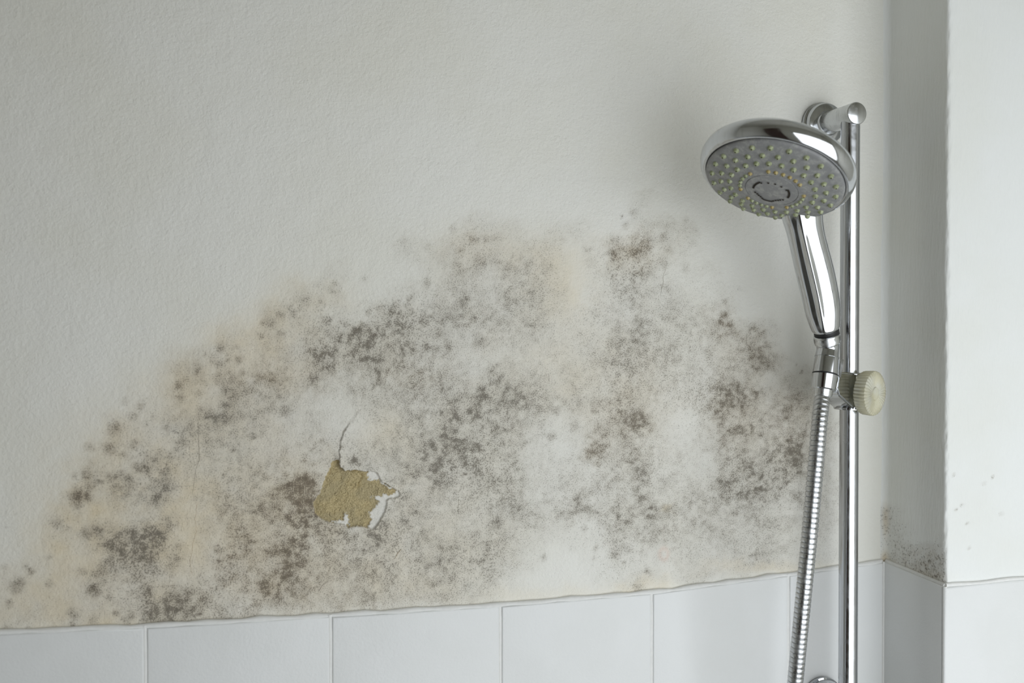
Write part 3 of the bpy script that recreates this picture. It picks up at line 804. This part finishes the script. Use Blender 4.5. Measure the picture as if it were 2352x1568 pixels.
# centre plate with three slots and three rows of pinholes
bm = bmesh.new()
def arc_slot(r, a0, a1, wd, lift=0.0006):
    n = 14; rows = []
    for k in range(n + 1):
        a = a0 + (a1 - a0) * k / n
        rows.append([bm.verts.new(face_pt(q, a) + HN * lift) for q in (r - wd / 2, r + wd / 2)])
    for p, q in zip(rows[:-1], rows[1:]): bm.faces.new((p[0], p[1], q[1], q[0]))
def pin(r, a, rad):
    c = face_pt(r, a) + HN * 0.0006; vv = [bm.verts.new(c + XD * (rad * math.cos(t)) + YD * (rad * math.sin(t))) for t in [2 * math.pi * k / 10 for k in range(10)]]
    bm.faces.new(vv)
for (p, q) in (((815, 1055), (915, 1012)), ((1130, 1075), (1185, 1160)), ((885, 1192), (1025, 1232))):
    a0 = face_angle(*p)[0]; a1 = face_angle(*q)[0]; dlt = (a1 - a0 + math.pi) % (2 * math.pi) - math.pi
    arc_slot(0.0148, a0, a0 + dlt, 0.0017)
for (p, q) in (((950, 1042), (1085, 1082)), ((843, 1095), (885, 1175)), ((1035, 1215), (1130, 1175))):
    a0, r0 = face_angle(*p); a1, r1 = face_angle(*q); dlt = (a1 - a0 + math.pi) % (2 * math.pi) - math.pi
    for k in range(5): pin(0.0128 + (0.0009 if k in (0, 4) else 0), a0 + dlt * k / 4, 0.0010)
obj('slot_pattern', bm, M_HOLE, face, O)
# handle: oval sections along a gently curved spine, from photo edges
edges = [(1797, 1890, 497, .9), (1806, 1889, 520, .9), (1815, 1897, 560, .88), (1824, 1909, 602, .85), (1833, 1918, 640, .83), (1843, 1926, 680, .82), (1851, 1930.5, 718, .84), (1858, 1930, 738, .88), (1863, 1929, 752, .95), (1867, 1928, 757.5, 1.0)]
bm = bmesh.new(); rings = []
# first section sits inside the head shell
c_first = FC - HN * 0.024 + XD * (-0.030)
sec = [(c_first, 0.018, 0.012)]
for (l, r, y, fl) in edges:
    c = hp((l + r) / 2, y); wdt = (r - l) / 2 / FPX * proj(c)[2]
    sec.append((c, wdt, wdt * fl))
nseg = 72
RIDGE = [0.0, 0.10, 0.16, 0.24, 0.30, 0.30, 0.26, 0.20, 0.12, 0.05, 0.0]
prev_t = None
for i, (c, a, b) in enumerate(sec):
    t = (sec[min(i + 1, len(sec) - 1)][0] - sec[max(i - 1, 0)][0]).normalized()
    side = PN.normalized() if PN.dot(RT) > 0 else -PN.normalized()
    vdir = (CAM - c); vdir = (vdir - t * vdir.dot(t)).normalized()
    side = t.cross(vdir).normalized()
    ring = []
    for k in range(nseg):
        th = 2 * math.pi * k / nseg
        cx, cy = math.cos(th), math.sin(th)
        # a soft crease down the front
        crease = 1 + RIDGE[min(i, len(RIDGE) - 1)] * (math.exp(-((th - math.pi / 2 + 0.12) / 0.16) ** 2) * 0.9 - 0.5 * math.exp(-((th - math.pi / 2 + 0.12) / 0.75) ** 2))
        ring.append(bm.verts.new(c + side * (a * cx) + vdir * (b * cy * crease)))
    rings.append(ring)
for a, b in zip(rings[:-1], rings[1:]):
    for k in range(nseg): bm.faces.new((a[k], a[(k + 1) % nseg], b[(k + 1) % nseg], b[k]))
bm.faces.new(rings[-1]); bm.faces.new(rings[0])
ho = obj('handle', bm, M_CHROME, hand, O)
sharp(ho, 60)
md = ho.modifiers.new('smooth', 'SUBSURF'); md.levels = 1; md.render_levels = 2
# end gap, its shade given by a black ring, knurled collar, swivel elbow
HA = (hp(1893, 735) - hp(1901, 790)).normalized()          # up along the handle's end
c0 = hp(1898, 760)
px2m = proj(c0)[2] / FPX
bm = bmesh.new(); add_lathe(bm, [(0.0113, -0.006), (0.0113, 0.006)], c0, HA, 40)
obj('end_gap_ring', bm, M_RUBBER_GAP, hand, O)
bm = bmesh.new()
c1 = hp(1899.5, 767.5); c2 = hp(1901.0, 789)
hgt = (c1 - c2).length
kn_f = lambda r, h, t: r * (1 - 0.018 * (abs(math.sin(34 * t)) if (0.35 * hgt < h < 0.75 * hgt) else 0))
add_lathe(bm, [(0.0100, 0.0), (0.0110, 0.0), (0.0116, 0.0008), (0.0118, 0.3 * hgt), (0.0118, 0.36 * hgt), (0.0118, 0.74 * hgt), (0.0118, 0.8 * hgt), (0.0116, hgt - .0006), (0.0108, hgt), (0.0090, hgt)], c2, HA, 136, caps=True, rfun=kn_f)
sharp(obj('collar', bm, M_SATIN, hand, O), 30)
bm = bmesh.new()
e0 = c2 + HA * 0.001; e3 = hp(1899.0, 821)
pts = []
for k in range(13):
    t = k / 12
    p = (e0 * (1 - t) ** 3 + (e0 - HA * 0.006) * 3 * t * (1 - t) ** 2 + (e3 + NA * 0.006) * 3 * t * t * (1 - t) + e3 * t ** 3)
    pts.append(p)
add_tube(bm, pts, [0.0109 - 0.0008 * math.sin(math.pi * k / 12) for k in range(13)], 40)
sharp(obj('swivel_joint', bm, M_CHROME, hand, O), 50)

# ------------------------------------------------------------------ shower hose
nb = hp(1891, 895)
hose = thing('shower_hose', 'ribbed silver metal hose hanging from the hand shower', 'shower hose', nb)
O = hose.location.copy()
ntop = hp(1899.3, 817); nmid = hp(1895.3, 859); nbot = hp(1890.8, 896)
L1 = (ntop - nmid).length; L2 = (nmid - nbot).length
bm = bmesh.new()
six = lambda r, h, t: r
add_lathe(bm, [(0.0, L1), (0.0100, L1), (0.0108, L1 - 0.0008), (0.0112, L1 * .5), (0.0115, 0.0006), (0.0110, 0.0)], nmid, NA, 48)
sharp(obj('cone_nut', bm, M_CHROME, hose, O), 35)
bm = bmesh.new(); add_lathe(bm, [(0.0114, -0.0008), (0.0114, 0.0008)], nmid, NA, 48)
obj('washer', bm, M_RUBBER_GAP, hose, O)
bm = bmesh.new()
add_lathe(bm, [(0.0088, -L2), (0.0098, -L2), (0.0108, -L2 + 0.0010), (0.0112, -L2 * .6), (0.0116, -0.0010), (0.0112, -0.0006), (0.0, -0.0006)], nmid, NA, 48)
sharp(obj('hose_nut', bm, M_CHROME, hose, O), 35)
fe0 = nbot + NA * 0.002; fe1 = hp(1888.6, 912)
bm = bmesh.new(); lf = (fe0 - fe1).length
add_lathe(bm, [(0.0076, 0), (0.0080, 0.0004), (0.0086, lf * .4), (0.0090, lf), (0.0, lf)], fe1, NA, 40)
sharp(obj('ferrule', bm, M_SATIN, hose, O), 35)
# path: leaves along the nut, bends down, image column drifts left
ctrl = []
base_d = proj(fe1)[2]
def at_depth(x, y, d): return CAM + ray(x, y) * d
keys = [(905, 1889.3, None), (960, 1883.0, -0.010), (1060, 1874.5, -0.016), (1160, 1865.5, -0.019), (1260, 1856.2, -0.020), (1400, 1842.5, -0.018), (1568, 1826.6, -0.012), (1700, 1816, -0.002), (1900, 1806, 0.018), (2150, 1800, 0.045)]
for (y, x, dd) in keys:
    ctrl.append(at_depth(x, y, base_d + (dd or 0.0)))
def catmull(P, n):
    out = []
    Q = [P[0] * 2 - P[1]] + P + [P[-1] * 2 - P[-2]]
    for i in range(1, len(Q) - 2):
        for k in range(n):
            t = k / n
            out.append(0.5 * ((2 * Q[i]) + (Q[i + 1] - Q[i - 1]) * t + (2 * Q[i - 1] - 5 * Q[i] + 4 * Q[i + 1] - Q[i + 2]) * t * t + (3 * Q[i] - Q[i - 1] - 3 * Q[i + 1] + Q[i + 2]) * t ** 3))
    out.append(P[-1]); return out
path = catmull(ctrl, 40)
cum = [0.0]
for a, b in zip(path[:-1], path[1:]): cum.append(cum[-1] + (b - a).length)
def at_len(s):
    i = min(max(np.searchsorted(cum, s) - 1, 0), len(path) - 2)
    t = (s - cum[i]) / (cum[i + 1] - cum[i]); return path[i].lerp(path[i + 1], t)
PITCH = 0.00450
pts, rad = [], []
for k in range(int(cum[-1] / PITCH)):
    for (f, r) in ((0.0, 0.00610), (0.07, 0.00640), (0.11, 0.00690), (0.20, 0.00705), (0.50, 0.00708), (0.80, 0.00705), (0.89, 0.00690), (0.93, 0.00640)):
        pts.append(at_len((k + f) * PITCH)); rad.append(r)
bm = bmesh.new(); add_tube(bm, pts, rad, 36)
sharp(obj('ribbed_sheath', bm, M_HOSE, hose, O), 50)

print('rail', RX, 'corner', XC, 'LH', LH, 'LK', LK, 'head', FC, 'nut', nmid)
